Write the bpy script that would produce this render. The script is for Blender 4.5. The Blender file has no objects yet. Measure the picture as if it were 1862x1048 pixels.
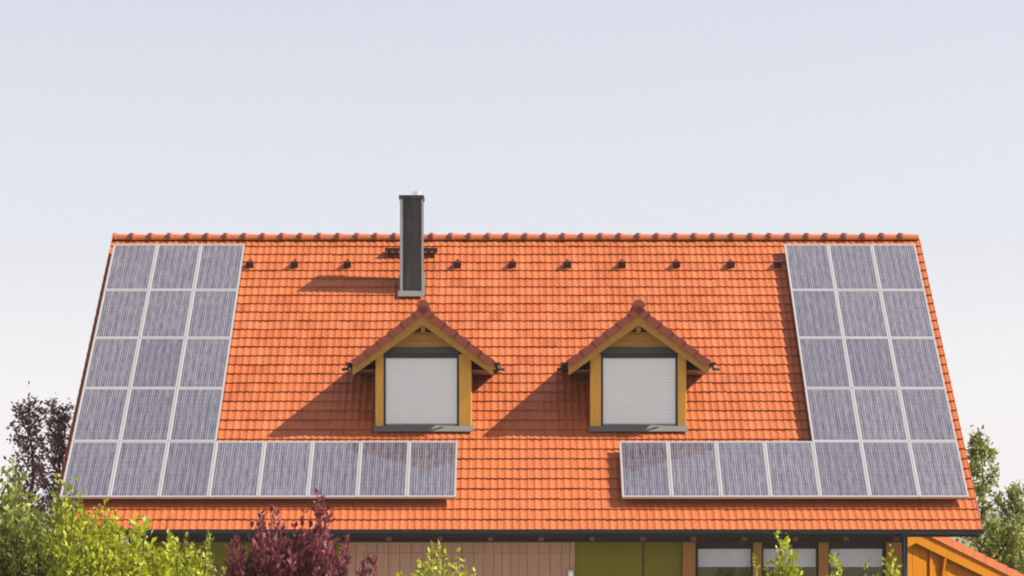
import bpy, math, random
import numpy as np
from mathutils import Matrix, Vector
random.seed(7); rng = np.random.default_rng(7)
S = bpy.context.scene
COL = S.collection
R = math.radians

# ------------------------------------------------------------------ camera, sky, sun, exposure
Z0 = 2.9                                   # eye height above the lawn
cam = bpy.data.cameras.new('camera'); camo = bpy.data.objects.new('camera', cam); COL.objects.link(camo)
camo.location = (0, 0, Z0); camo.rotation_euler = (R(90), 0, 0)
cam.sensor_width = 36; cam.lens = 5353 / 1862 * 36
cam.shift_x = -7 / 1862; cam.shift_y = 441 / 1862
cam.clip_start = 0.5; cam.clip_end = 20000
S.camera = camo

SUN_EL, SUN_FRONT = 43.0, 3.0              # sun to the right, along the ridge
az = R(SUN_FRONT); el = R(SUN_EL)
sdir = Vector((math.cos(az) * math.cos(el), -math.sin(az) * math.cos(el), math.sin(el)))
W = bpy.data.worlds.new('World'); S.world = W; W.use_nodes = True
nt = W.node_tree; nt.nodes.clear()
wo = nt.nodes.new('ShaderNodeOutputWorld'); bg = nt.nodes.new('ShaderNodeBackground')
sky = nt.nodes.new('ShaderNodeTexSky'); sky.sky_type = 'NISHITA'; sky.sun_disc = False
sky.sun_elevation = el; sky.sun_rotation = R(90 + SUN_FRONT)
sky.altitude = 200; sky.air_density = 1.2; sky.dust_density = 0.25; sky.ozone_density = 1.5
hs = nt.nodes.new('ShaderNodeHueSaturation'); hs.inputs['Saturation'].default_value = 0.3
tint = nt.nodes.new('ShaderNodeMix'); tint.data_type = 'RGBA'; tint.blend_type = 'MULTIPLY'; tint.inputs[0].default_value = 1; tint.inputs[7].default_value = (1.015, 0.972, 1.03, 1)
nt.links.new(sky.outputs[0], hs.inputs['Color']); nt.links.new(hs.outputs[0], tint.inputs[6]); nt.links.new(tint.outputs[2], bg.inputs[0])
nt.links.new(bg.outputs[0], wo.inputs[0])
bg.inputs[1].default_value = 0.088
sun = bpy.data.lights.new('sun', 'SUN'); suno = bpy.data.objects.new('sun', sun); COL.objects.link(suno)
sun.energy = 5.0; sun.angle = R(0.53); sun.color = (1, 0.95, 0.87)
suno.rotation_euler = (-sdir).to_track_quat('-Z', 'Y').to_euler(); suno.location = (40, 40, 40)
S.view_settings.view_transform = 'Standard'; S.view_settings.look = 'None'
S.view_settings.gamma = 1; S.view_settings.use_curve_mapping = False
S.view_settings.exposure = 0.7
S.render.engine = 'CYCLES'
S.cycles.use_denoising = True; S.cycles.max_bounces = 8; S.cycles.transparent_max_bounces = 12
S.cycles.filter_width = 1.9

# ------------------------------------------------------------------ helpers
WM = {}
def link(o, parent=None, mw=None, label=None, cat=None, group=None, kind=None):
    mw = mw or Matrix.Identity(4)
    COL.objects.link(o)
    if parent is not None:
        o.parent = parent; o.matrix_parent_inverse = WM[parent.name].inverted()
    o.matrix_basis = mw; WM[o.name] = mw
    for k, v in (('label', label), ('category', cat), ('group', group), ('kind', kind)):
        if v: o[k] = v
    return o
def empty(name, loc, **k):
    return link(bpy.data.objects.new(name, None), mw=Matrix.Translation(loc), **k)
def part_empty(name, loc, parent, **k):
    return link(bpy.data.objects.new(name, None), parent, Matrix.Translation(loc), **k)

class MB:
    def __init__(s): s.v = []; s.f = []
    def add(s, vs, fs):
        n = len(s.v); s.v += [tuple(v) for v in vs]; s.f += [tuple(i + n for i in f) for f in fs]; return s
    def box(s, x0, x1, y0, y1, z0, z1):
        return s.hexa([(x0,y0,z0),(x1,y0,z0),(x1,y1,z0),(x0,y1,z0),(x0,y0,z1),(x1,y0,z1),(x1,y1,z1),(x0,y1,z1)])
    def hexa(s, p):
        return s.add(p, [(3,2,1,0),(4,5,6,7),(0,1,5,4),(1,2,6,5),(2,3,7,6),(3,0,4,7)])
    def prism(s, poly, a, b):                # poly: closed list of 3D points (CCW seen from a side), swept a -> b offset vectors
        n = len(poly); A = [Vector(p) + Vector(a) for p in poly]; B = [Vector(p) + Vector(b) for p in poly]
        return s.add(A + B, [tuple(range(n - 1, -1, -1)), tuple(range(n, 2 * n))] + [(i, (i+1) % n, n + (i+1) % n, n + i) for i in range(n)])
    def tube(s, path, r, n=8, r2=None):
        path = [Vector(p) for p in path]; k = len(path); vs = []
        for i, p in enumerate(path):
            t = (path[min(i+1, k-1)] - path[max(i-1, 0)]).normalized()
            u = t.cross(Vector((0, 0, 1)) if abs(t.z) < 0.9 else Vector((1, 0, 0))).normalized(); w = u.cross(t)
            rr = r if r2 is None else r + (r2 - r) * i / max(1, k - 1)
            vs += [p + u * (rr * math.cos(2*math.pi*j/n)) + w * (rr * math.sin(2*math.pi*j/n)) for j in range(n)]
        fs = [(i*n+j, (i+1)*n+j, (i+1)*n+(j+1) % n, i*n+(j+1) % n) for i in range(k-1) for j in range(n)]
        return s.add(vs, fs + [tuple(range(n)), tuple(range(k*n-1, k*n-n-1, -1))])
    def mesh(s, name, mat, smooth=False, bevel=0):
        m = bpy.data.meshes.new(name); m.from_pydata(s.v, [], s.f); m.update()
        import bmesh
        bm = bmesh.new(); bm.from_mesh(m)
        bmesh.ops.recalc_face_normals(bm, faces=bm.faces)
        if bevel: bmesh.ops.bevel(bm, geom=list(bm.edges), offset=bevel, segments=1, affect='EDGES', clamp_overlap=True)
        bm.to_mesh(m); bm.free()
        if mat: m.materials.append(mat)
        if smooth: m.polygons.foreach_set('use_smooth', [True] * len(m.polygons))
        return m
    def build(s, name, mat, parent=None, mw=None, smooth=False, bevel=0, **k):
        return link(bpy.data.objects.new(name, s.mesh(name, mat, smooth, bevel)), parent, mw, **k)
def inst(name, mesh, parent, mw, **k):
    return link(bpy.data.objects.new(name, mesh), parent, mw, **k)

# ------------------------------------------------------------------ materials
def mat(name, col, rough=0.6, spec=0.5, metal=0.0):
    m = bpy.data.materials.new(name); m.use_nodes = True
    b = m.node_tree.nodes['Principled BSDF']
    b.inputs['Base Color'].default_value = (*col, 1); b.inputs['Roughness'].default_value = rough
    b.inputs['Specular IOR Level'].default_value = spec; b.inputs['Metallic'].default_value = metal
    return m
def N(m, t, **k):
    n = m.node_tree.nodes.new(t)
    for a, v in k.items():
        if a.startswith('i_'):
            key = a[2:]; n.inputs[int(key) if key.isdigit() else key].default_value = v
        else: setattr(n, a, v)
    return n
def L(m, a, b): m.node_tree.links.new(a, b)
def bsdf(m): return m.node_tree.nodes['Principled BSDF']
def ramp(m, stops, interp='LINEAR'):
    r = N(m, 'ShaderNodeValToRGB'); e = r.color_ramp.elements; r.color_ramp.interpolation = interp
    while len(e) < len(stops): e.new(0.5)
    for q, (p, c) in zip(e, stops): q.position = p; q.color = (*c, 1)
    return r
def mixc(m, f, a, b, mode='MIX'):
    n = N(m, 'ShaderNodeMix', data_type='RGBA', blend_type=mode)
    for sock, v in ((n.inputs[0], f), (n.inputs[6], a), (n.inputs[7], b)):
        if isinstance(v, (int, float)): sock.default_value = v
        elif isinstance(v, tuple): sock.default_value = (*v, 1)
        else: L(m, v, sock)
    return n.outputs[2]
def noise(m, scale, detail=3, coord='Object', stretch=None, rough=0.5):
    tc = N(m, 'ShaderNodeTexCoord'); n = N(m, 'ShaderNodeTexNoise', i_Scale=scale, i_Detail=detail, i_Roughness=rough)
    src = tc.outputs[coord]
    if coord == 'World':
        src = None
    if stretch:
        mp = N(m, 'ShaderNodeMapping'); mp.inputs['Scale'].default_value = stretch; L(m, src, mp.inputs[0]); src = mp.outputs[0]
    L(m, src, n.inputs['Vector']); return n.outputs['Fac']
def wnoise(m, scale, detail=3, stretch=(1, 1, 1)):
    g = N(m, 'ShaderNodeNewGeometry'); mp = N(m, 'ShaderNodeMapping'); mp.inputs['Scale'].default_value = stretch
    n = N(m, 'ShaderNodeTexNoise', i_Scale=scale, i_Detail=detail)
    L(m, g.outputs['Position'], mp.inputs[0]); L(m, mp.outputs[0], n.inputs['Vector']); return n.outputs['Fac']
def bump(m, fac, strength=0.3, dist=0.01):
    b = N(m, 'ShaderNodeBump', i_Strength=strength, i_Distance=dist); L(m, fac, b.inputs['Height']); L(m, b.outputs[0], bsdf(m).inputs['Normal'])

def tile_mat(name, a, b, c):
    m = mat(name, a, 0.5, 0.4)
    g = N(m, 'ShaderNodeNewGeometry')
    r = ramp(m, [(0.0, a), (0.45, b), (0.8, c), (1.0, tuple(x * 0.88 for x in a))]); L(m, g.outputs['Random Per Island'], r.inputs[0])
    w = wnoise(m, 1.1, 5, (1, 0.6, 0.6)); wr = ramp(m, [(0.3, (0.92, 0.90, 0.88)), (0.62, (1, 1, 1))]); L(m, w, wr.inputs[0])
    col = mixc(m, 1.0, r.outputs[0], wr.outputs[0], 'MULTIPLY')
    w2 = wnoise(m, 28, 4); w2r = ramp(m, [(0.35, (0.8, 0.8, 0.8)), (0.65, (1.05, 1.05, 1.05))]); L(m, w2, w2r.inputs[0])
    col = mixc(m, 0.7, col, w2r.outputs[0], 'MULTIPLY')
    L(m, col, bsdf(m).inputs['Base Color']); bump(m, w2, 0.25, 0.006)
    return m
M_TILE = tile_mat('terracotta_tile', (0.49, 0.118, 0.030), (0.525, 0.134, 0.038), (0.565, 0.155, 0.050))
M_DTILE_SHADE = tile_mat('dormer_terracotta_shaded', (0.31, 0.068, 0.042), (0.36, 0.085, 0.05), (0.40, 0.10, 0.058))  # darker terracotta: shade on the dormer tile ends put into the colour
M_UNDER = mat('roof_underlay', (0.12, 0.04, 0.025), 0.9)
M_SNOW = mat('brown_steel', (0.06, 0.014, 0.012), 0.5)
M_ANTH = mat('anthracite_metal', (0.018, 0.021, 0.024), 0.45, 0.4)
M_ZINC = mat('grey_zinc', (0.48, 0.49, 0.51), 0.4, 0.5, 0.5)
M_STEEL = mat('stainless_steel', (0.75, 0.76, 0.78), 0.25, 0.5, 0.9)

def wood(name, a, b, scale=1.0, stretch=(18, 18, 1.2)):
    m = mat(name, a, 0.55, 0.35)
    n = noise(m, 1.6 * scale, 5, 'Object', stretch, 0.6); g = N(m, 'ShaderNodeNewGeometry')
    r = ramp(m, [(0.25, a), (0.7, b)]); L(m, n, r.inputs[0])
    r2 = ramp(m, [(0, (0.84, 0.84, 0.84)), (1, (1.06, 1.06, 1.06))]); L(m, g.outputs['Random Per Island'], r2.inputs[0])
    L(m, mixc(m, 1.0, r.outputs[0], r2.outputs[0], 'MULTIPLY'), bsdf(m).inputs['Base Color']); bump(m, n, 0.2, 0.004)
    return m
M_WOODP = wood('honey_wood_post', (0.60, 0.30, 0.04), (0.74, 0.40, 0.065))
M_WOODR = wood('honey_wood_rake', (0.38, 0.175, 0.026), (0.49, 0.25, 0.04), 1, (3, 18, 18))
M_WOODG = wood('gable_wood', (0.44, 0.21, 0.035), (0.54, 0.28, 0.05), 1, (1.5, 18, 18))
M_WOODB = wood('brown_beam', (0.13, 0.06, 0.022), (0.19, 0.085, 0.03), 1, (2, 18, 18))
M_WOODW = wood('window_wood', (0.26, 0.11, 0.025), (0.34, 0.15, 0.035))
M_WOODO = wood('orange_wood', (0.40, 0.13, 0.002), (0.50, 0.18, 0.003)); bsdf(M_WOODO).inputs['Specular IOR Level'].default_value = 0.12
M_CLAD = wood('weathered_cladding', (0.37, 0.205, 0.125), (0.48, 0.285, 0.19))
M_SOFFIT = wood('shaded_soffit', (0.022, 0.013, 0.008), (0.034, 0.02, 0.011), 1, (2, 18, 18))  # shade under the eave put into the wood as a near-black colour

def plaster(name, a):
    m = mat(name, a, 0.85, 0.2); n = wnoise(m, 0.9, 4); n2 = wnoise(m, 60, 3)
    r = ramp(m, [(0.3, tuple(x * 0.85 for x in a)), (0.7, tuple(min(1, x * 1.1) for x in a))]); L(m, n, r.inputs[0])
    L(m, r.outputs[0], bsdf(m).inputs['Base Color']); bump(m, n2, 0.3, 0.004); return m
M_OLIVE = plaster('olive_render', (0.165, 0.14, 0.014))
M_SLATE = mat('slate_cladding', (0.035, 0.036, 0.042), 0.5, 0.5)
n_ = wnoise(M_SLATE, 2.2, 5, (2.5, 1, 0.5)); r_ = ramp(M_SLATE, [(0.35, (0.022, 0.023, 0.028)), (0.7, (0.075, 0.068, 0.062))]); L(M_SLATE, n_, r_.inputs[0]); L(M_SLATE, r_.outputs[0], bsdf(M_SLATE).inputs['Base Color'])
M_BLIND = mat('white_blind', (0.92, 0.91, 0.92), 0.5, 0.4)
tc = N(M_BLIND, 'ShaderNodeTexCoord'); wv = N(M_BLIND, 'ShaderNodeTexWave', wave_type='BANDS', bands_direction='Z', i_Scale=6.2, i_Distortion=0.0)
L(M_BLIND, tc.outputs['Object'], wv.inputs['Vector']); bump(M_BLIND, wv.outputs['Fac'], 0.25, 0.006)
M_BOX = mat('shutter_box', (0.055, 0.052, 0.05), 0.5)
M_BOXD = mat('dark_window_frame', (0.022, 0.024, 0.03), 0.45)
M_APRON = mat('grey_flashing', (0.17, 0.16, 0.14), 0.6, 0.25, 0.0)
M_CURT = mat('pale_roller_blind', (0.62, 0.63, 0.80), 0.8)
M_ROOM = mat('room_wall', (0.30, 0.17, 0.11), 0.9)

def glass(name, refl=0.22):
    m = mat(name, (1, 1, 1)); nt = m.node_tree; nt.nodes.remove(bsdf(m)); out = nt.nodes['Material Output']
    tr = N(m, 'ShaderNodeBsdfTransparent'); tr.inputs[0].default_value = (0.98, 0.98, 0.98, 1)
    gl = N(m, 'ShaderNodeBsdfGlossy', i_Roughness=0.02); fr = N(m, 'ShaderNodeMapRange'); lw = N(m, 'ShaderNodeLayerWeight', i_Blend=0.5); pw = N(m, 'ShaderNodeMath', operation='POWER', i_1=4.0); L(m, lw.outputs['Facing'], pw.inputs[0]); L(m, pw.outputs[0], fr.inputs[0]); fr.inputs[3].default_value = refl; fr.inputs[4].default_value = 0.9; mx = N(m, 'ShaderNodeMixShader')
    L(m, fr.outputs[0], mx.inputs[0]); L(m, tr.outputs[0], mx.inputs[1]); L(m, gl.outputs[0], mx.inputs[2]); L(m, mx.outputs[0], out.inputs[0]); return m
M_GLASS = glass('window_glass'); M_GLASS2 = glass('clear_window_glass', 0.09)

def panel_mat():
    m = mat('solar_cells', (0.2, 0.2, 0.25), 0.08, 0.5); b = bsdf(m)
    tc = N(m, 'ShaderNodeTexCoord'); sx = N(m, 'ShaderNodeSeparateXYZ'); L(m, tc.outputs['Object'], sx.inputs[0])
    def math_(op, a, c=None, d=None):
        n = N(m, 'ShaderNodeMath', operation=op)
        for i, v in enumerate((a, c, d)):
            if v is None: continue
            if isinstance(v, (int, float)): n.inputs[i].default_value = v
            else: L(m, v, n.inputs[i])
        return n.outputs[0]
    X, Y = sx.outputs[0], sx.outputs[1]
    # polycrystalline streaks: tall narrow flecks
    oi = N(m, 'ShaderNodeObjectInfo')
    cv = N(m, 'ShaderNodeCombineXYZ'); L(m, math_('MULTIPLY', X, 26.0), cv.inputs[0]); L(m, math_('MULTIPLY', Y, 3.0), cv.inputs[1]); L(m, math_('MULTIPLY', oi.outputs['Random'], 90.0), cv.inputs[2])
    nz = N(m, 'ShaderNodeTexNoise', i_Scale=1.0, i_Detail=2); L(m, cv.outputs[0], nz.inputs['Vector'])
    r = ramp(m, [(0.30, (0.046, 0.040, 0.074)), (0.5, (0.092, 0.078, 0.110)), (0.68, (0.17, 0.145, 0.16))]); L(m, nz.outputs['Fac'], r.inputs[0])
    # cell gaps and busbars running up the slope
    P = 0.91 / 6
    fr = math_('FRACT', math_('DIVIDE', math_('ADD', X, 0.455), P))
    d0 = math_('ABSOLUTE', math_('SUBTRACT', fr, 0.5))
    gap = math_('GREATER_THAN', d0, 0.465)
    bus = math_('LESS_THAN', math_('ABSOLUTE', math_('SUBTRACT', d0, 0.21)), 0.022)
    fy = math_('FRACT', math_('DIVIDE', math_('SUBTRACT', Y, 0.049), 1.876 / 12)); gy = math_('GREATER_THAN', math_('ABSOLUTE', math_('SUBTRACT', fy, 0.5)), 0.487)
    col = mixc(m, bus, r.outputs[0], (0.36, 0.34, 0.36)); col = mixc(m, gap, col, (0.40, 0.385, 0.395)); col = mixc(m, math_('MULTIPLY', gy, 0.5), col, (0.5, 0.48, 0.5))
    ex = math_('GREATER_THAN', math_('ABSOLUTE', X), 0.452); ey = math_('GREATER_THAN', math_('ABSOLUTE', math_('SUBTRACT', Y, 0.987)), 0.938)
    col = mixc(m, math_('MAXIMUM', ex, ey), col, (0.47, 0.455, 0.45))
    pr = ramp(m, [(0, (0.86, 0.85, 0.88)), (0.5, (1, 1, 1)), (1, (1.08, 1.06, 1.04))]); L(m, oi.outputs['Random'], pr.inputs[0]); col = mixc(m, 1.0, col, pr.outputs[0], 'MULTIPLY')
    L(m, col, b.inputs['Base Color']); b.inputs['Coat Weight'].default_value = 1.0; b.inputs['Coat IOR'].default_value = 2.6; b.inputs['Coat Roughness'].default_value = 0.02
    b.inputs['Roughness'].default_value = 0.45
    return m
M_CELL = panel_mat()
M_ALU = mat('aluminium_frame', (0.47, 0.455, 0.45), 0.42, 0.5, 0.3)

def leaf_mat(name, cols, trans=0.35):
    m = mat(name, cols[0], 0.5, 0.35); b = bsdf(m); nt = m.node_tree
    g = N(m, 'ShaderNodeNewGeometry'); k = len(cols)
    r = ramp(m, [(i / (k - 1), c) for i, c in enumerate(cols)]); L(m, g.outputs['Random Per Island'], r.inputs[0]); L(m, r.outputs[0], b.inputs['Base Color'])
    t = N(m, 'ShaderNodeBsdfTranslucent'); L(m, r.outputs[0], t.inputs[0]); mx = N(m, 'ShaderNodeMixShader'); mx.inputs[0].default_value = trans
    out = nt.nodes['Material Output']; L(m, b.outputs[0], mx.inputs[1]); L(m, t.outputs[0], mx.inputs[2]); L(m, mx.outputs[0], out.inputs[0]); return m
M_LBRIGHT = leaf_mat('bright_leaves', [(0.20, 0.235, 0.012), (0.35, 0.39, 0.018), (0.48, 0.50, 0.025), (0.60, 0.58, 0.07)])
M_LOLIVE = leaf_mat('olive_leaves', [(0.11, 0.14, 0.02), (0.20, 0.23, 0.03), (0.31, 0.33, 0.055), (0.42, 0.43, 0.09)])
M_LPURPLE = leaf_mat('purple_leaves', [(0.11, 0.02, 0.03), (0.20, 0.035, 0.05), (0.29, 0.06, 0.075), (0.38, 0.15, 0.15)])
M_LDARK = leaf_mat('dark_purple_leaves', [(0.20, 0.08, 0.09), (0.32, 0.15, 0.16), (0.44, 0.27, 0.28)], 0.6)
M_LTREE = leaf_mat('tree_leaves', [(0.10, 0.125, 0.02), (0.20, 0.22, 0.032), (0.31, 0.33, 0.055), (0.46, 0.46, 0.12)])
M_BARK = mat('bark', (0.07, 0.05, 0.035), 0.9); M_BARKP = mat('purple_bark', (0.05, 0.025, 0.022), 0.9)

# ------------------------------------------------------------------ ground and hills
M_LAWN = mat('lawn', (0.07, 0.10, 0.025), 0.9, 0.2)
n_ = wnoise(M_LAWN, 0.4, 6); r_ = ramp(M_LAWN, [(0.3, (0.13, 0.135, 0.05)), (0.7, (0.24, 0.215, 0.10))]); L(M_LAWN, n_, r_.inputs[0]); L(M_LAWN, r_.outputs[0], bsdf(M_LAWN).inputs['Base Color'])
MB().add([(-9000, -9000, 0), (9000, -9000, 0), (9000, 9000, 0), (-9000, 9000, 0)], [(0, 1, 2, 3)]).build('ground', M_LAWN, kind='structure')
M_BOUNCE = mat('pale_bounce', (0.42, 0.39, 0.34), 0.85, 0.2)
n_ = wnoise(M_BOUNCE, 3.0, 5); r_ = ramp(M_BOUNCE, [(0.3, (0.36, 0.33, 0.29)), (0.7, (0.47, 0.44, 0.39))]); L(M_BOUNCE, n_, r_.inputs[0]); L(M_BOUNCE, r_.outputs[0], bsdf(M_BOUNCE).inputs['Base Color'])
MB().box(-9.5, 9.5, 50.0, 59.33, -0.2, 0.06).build('bounce_slab', M_BOUNCE, kind='structure')  # unseen pale slab, added to bounce sunlight up onto the house front
M_HILL = mat('wooded_hill', (0.05, 0.075, 0.03), 0.95, 0.1)
n_ = wnoise(M_HILL, 0.02, 6); r_ = ramp(M_HILL, [(0.35, (0.035, 0.055, 0.02)), (0.7, (0.08, 0.10, 0.04))]); L(M_HILL, n_, r_.inputs[0]); L(M_HILL, r_.outputs[0], bsdf(M_HILL).inputs['Base Color'])
hb = MB(); nx = 70; rows = [(2700, 0.0), (2850, 0.55), (3050, 1.0), (3300, 0.75), (3700, -0.02)]
hv = []
for yy, k in rows:
    for i in range(nx):
        x = -3500 + 7000 * i / (nx - 1)
        hgt = 20 + 6 * math.sin(x * 0.0021 + 1.0) + 4 * math.sin(x * 0.0057) + 2.5 * math.sin(x * 0.013 + 2) + random.uniform(-0.8, 0.8)
        hv.append((x, yy + 40 * math.sin(x * 0.004), hgt * k if k > 0 else -1))
hb.add(hv, [(r * nx + i, r * nx + i + 1, (r + 1) * nx + i + 1, (r + 1) * nx + i) for r in range(len(rows) - 1) for i in range(nx - 1)])
hb.build('hills', M_HILL, kind='structure', smooth=True)

# ------------------------------------------------------------------ house: roof frame of reference
DE, ZE = 58.5, Z0 + 0.03
RUN, RISE = 9.170, 6.708
PHI = math.atan2(RISE, RUN); SL = math.hypot(RUN, RISE); C_, S_ = math.cos(PHI), math.sin(PHI)
XR = 9.26
def rp(x, s, p=0.0): return Vector((x, DE + s * C_ - p * S_, ZE + s * S_ + p * C_))
def rmat(x, s, p=0.0): return Matrix.Translation(rp(x, s, p)) @ Matrix.Rotation(PHI, 4, 'X')
YR = DE + RUN; YB = DE + 2 * RUN; ZR = ZE + RISE
house = empty('house', (0, DE + RUN, 0), label='long house under a steep orange tiled roof with two gabled dormers', cat='house')

# roof slab, both slopes
sb = MB()
T = 0.22
def rq(x, s, p, back=False):
    q = rp(x, s, p)
    return Vector((q.x, 2 * YR - q.y, q.z)) if back else q
prof = [rp(0, 0.06, -0.05), rp(0, SL - 0.02, -0.05), rq(0, 0.06, -0.05, True), rq(0, 0.06, -T, True), rp(0, SL, -T) + Vector((0, 0, -0.05)), rp(0, 0.06, -T)]
sb.prism(prof, (-XR + 0.05, 0, 0), (XR - 0.05, 0, 0))
roof = sb.build('roof', M_UNDER, house)
# back slope covering
bk = MB().prism([rq(0, 0.0, -0.045, True), rq(0, SL, -0.045, True), rq(0, SL, 0.02, True), rq(0, 0.0, 0.02, True)], (-XR, 0, 0), (XR, 0, 0))
bk.build('rear_tiling', M_TILE, roof)

# tile shape: pan, low rib, main roll
NC = 62; TW, TE = XR * 2 / NC, SL / 32
def tile_profile(w):
    return [(0, 0.002), (0.14*w, 0.0), (0.24*w, 0.007), (0.31*w, 0.013), (0.38*w, 0.013), (0.45*w, 0.007), (0.54*w, 0.0), (0.68*w, 0.0), (0.77*w, 0.007), (0.83*w, 0.013), (0.91*w, 0.013), (w, 0.005)]
def tile_geo(w, l, lift=0.030, th=0.026, over=0.05):
    P = tile_profile(w); n = len(P); v = []
    v += [(x, 0.0, z + lift) for x, z in P]                     # nose, top
    v += [(x, l + over, z * 0.9 - 0.004) for x, z in P]         # head
    v += [(x, 0.004, z + lift - th) for x, z in P]              # nose, underside
    f = [(i, i+1, n+i+1, n+i) for i in range(n-1)] + [(2*n+i, 2*n+i+1, i+1, i) for i in range(n-1)]
    f += [(0, n, 2*n), (n-1, 3*n-1, 2*n-1)]
    return v, f
g = MB().add(*tile_geo(TW - 0.004, TE)); TILE = g.mesh('tile', M_TILE)

PB, PP, PH = 0.852, 1.982, 1.974                                  # solar rows: bottom, pitch, panel length
CW = 0.995
LX, RX = -9.16, 2.13
DORM = [-1.93, 2.55]
def hidden(x, s):
    e = 0.12
    inL = (LX + e < x < LX + 8 * CW - 0.45 and PB + 0.15 < s < PB + PP - 0.3) or (LX + e < x < LX + 3 * CW - 0.45 and PB < s < PB + 5 * PP - 0.3)
    inR = (RX + 0.45 < x < RX + 7 * CW - e and PB + 0.15 < s < PB + PP - 0.3) or (RX + 4 * CW + 0.45 < x < RX + 7 * CW - e and PB < s < PB + 5 * PP - 0.3)
    return inL or inR
def skip(x, s):
    for c in DORM:
        zz = ZE + s * S_ - Z0
        if abs(x - c) < 0.86 and 3.62 < s and zz < 3.5: return True
        if zz >= 3.5 and s > 3.5 and abs(x - c) < 1.4 - (zz - 3.5) * 1.33 - 0.2: return True
    return -2.52 < x < -2.13 and 8.95 < s < 9.45
cells = []
for r in range(32):
    for c in range(NC):
        x0 = -XR + c * TW; s0 = r * TE
        if skip(x0 + TW / 2, s0 + TE / 2): continue
        cells.append((r, c, x0, s0, hidden(x0 + TW / 2, s0 + TE / 2)))
singles = [q for q in cells if not q[4] and 0 < q[1] < NC - 1][:300]; ss = {(q[0], q[1]) for q in singles}
field = MB()
for r, c, x0, s0, h in cells:
    if c in (0, NC - 1): continue
    jit = Matrix.Rotation(random.uniform(-0.008, 0.008), 4, 'Z') @ Matrix.Rotation(random.uniform(-0.010, 0.010), 4, 'Y')
    mw = rmat(x0 + 0.002, s0 + random.uniform(-0.006, 0.006), random.uniform(-0.048, -0.042)) @ jit
    if (r, c) in ss: inst('tile', TILE, roof, mw)
    else: field.add([mw @ Vector(q) for q in g.v], g.f)
field.build('tile_field', M_TILE, roof, kind='stuff')
# verge tiles with a downturned flange
def verge(sign):
    v, f = tile_geo(TW - 0.004, TE); m = MB().add(v, f)
    x0, x1 = (TW - 0.004, TW + 0.022) if sign > 0 else (-0.026, 0)
    m.hexa([(x0, 0, -0.10), (x1, 0, -0.10), (x1, TE + 0.05, -0.135), (x0, TE + 0.05, -0.135), (x0, 0, 0.045), (x1, 0, 0.045), (x1, TE + 0.05, 0.012), (x0, TE + 0.05, 0.012)])
    return m.mesh('verge_tile', M_TILE)
VL, VR = verge(-1), verge(1)
for r in range(32):
    inst('verge_tile', VL, roof, rmat(-XR + 0.002, r * TE, -0.045)); inst('verge_tile', VR, roof, rmat(XR - TW + 0.002, r * TE, -0.045))
# ridge tiles: tapered half-rounds, each collar over the next
def ridge_mesh(l, r0, r1, m_):
    m = MB(); n = 10; secs = [(0, r1 + 0.024), (0.075, r1 + 0.024), (0.08, r1), (l - 0.01, r0)]
    v = []
    for x, rr in secs:
        for j in range(n + 1):
            a = math.pi * j / n * 1.1 - math.pi * 0.05
            v.append((x, rr * math.cos(a), rr * math.sin(a)))
    k = n + 1
    f = [(i*k+j, i*k+j+1, (i+1)*k+j+1, (i+1)*k+j) for i in range(len(secs)-1) for j in range(n)]
    f += [tuple(range(k)), tuple(range(4*k-1, 3*k-1, -1))]
    return m.add(v, f).mesh('ridge_tile', m_)
RL = XR * 2 / 43
RT = ridge_mesh(RL, 0.112, 0.122, M_TILE)
for i in range(43):
    inst('ridge_tile', RT, roof, Matrix.Translation((-XR + i * RL, YR, ZR - 0.045 + random.uniform(-0.004, 0.004))) @ Matrix.Rotation(random.uniform(-0.008, 0.008), 4, 'Z'))

RC = MB()
for j in range(8):
    a0 = math.pi * j / 8; a1 = math.pi * (j + 1) / 8; q = [(x, rr * math.cos(a), rr * math.sin(a)) for rr in (0.143, 0.150) for x in (-0.045, 0.03) for a in (a0, a1)]
    RC.hexa([q[0], q[1], q[3], q[2], q[4], q[5], q[7], q[6]])
RCM = RC.mesh('ridge_clip', mat('brown_clip', (0.12, 0.03, 0.018), 0.5))
for i in range(1, 43):
    inst('ridge_clip', RCM, roof, Matrix.Translation((-XR + i * RL, YR, ZR - 0.045)))

# gutter, brackets, downpipe, soffit, rafters
def gutter_mesh(l, r, axis='X'):
    m = MB(); n = 10; v = []
    for x in (0, l):
        for rr in (r, r - 0.008):
            for j in range(n + 1):
                a = math.pi + math.pi * j / n
                v.append((x, rr * math.cos(a), rr * math.sin(a)) if axis == 'X' else (rr * math.cos(a), x, rr * math.sin(a)))
    k = n + 1
    f = [(j, j+1, 2*k+j+1, 2*k+j) for j in range(n)] + [(k+j, 3*k+j, 3*k+j+1, k+j+1) for j in range(n)]
    f += [tuple(list(range(k)))]; f += [tuple(range(3*k-1, 2*k-1, -1))]
    f += [(0, 2*k, 3*k, k), (k-1, 2*k-1, 4*k-1, 3*k-1)]
    return m.add(v, f)
GY, GZ, GR = DE - 0.055, ZE - 0.005, 0.098
gutter_mesh(XR * 2 + 0.04, GR).build('gutter', M_ANTH, house, Matrix.Translation((-XR - 0.02, GY, GZ)), smooth=False)
WY = 59.35; WX = 7.8                                           # front wall plane, half length of walls
MB().box(-XR + 0.06, XR - 0.06, DE + 0.06, DE + 0.085, ZE - 0.16, ZE - 0.01).build('fascia_board', M_SOFFIT, house)
zs = Z0 - 0.13
MB().box(-XR + 0.06, XR - 0.06, DE + 0.087, WY + 0.02, zs, zs + 0.02).build('soffit', M_SOFFIT, house)
MB().box(-WX, WX, WY - 0.09, WY + 0.06, Z0 - 0.235, zs - 0.002).build('wall_plate', M_SOFFIT, house)  # near-black wood carries the shade band below the gutter
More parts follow.
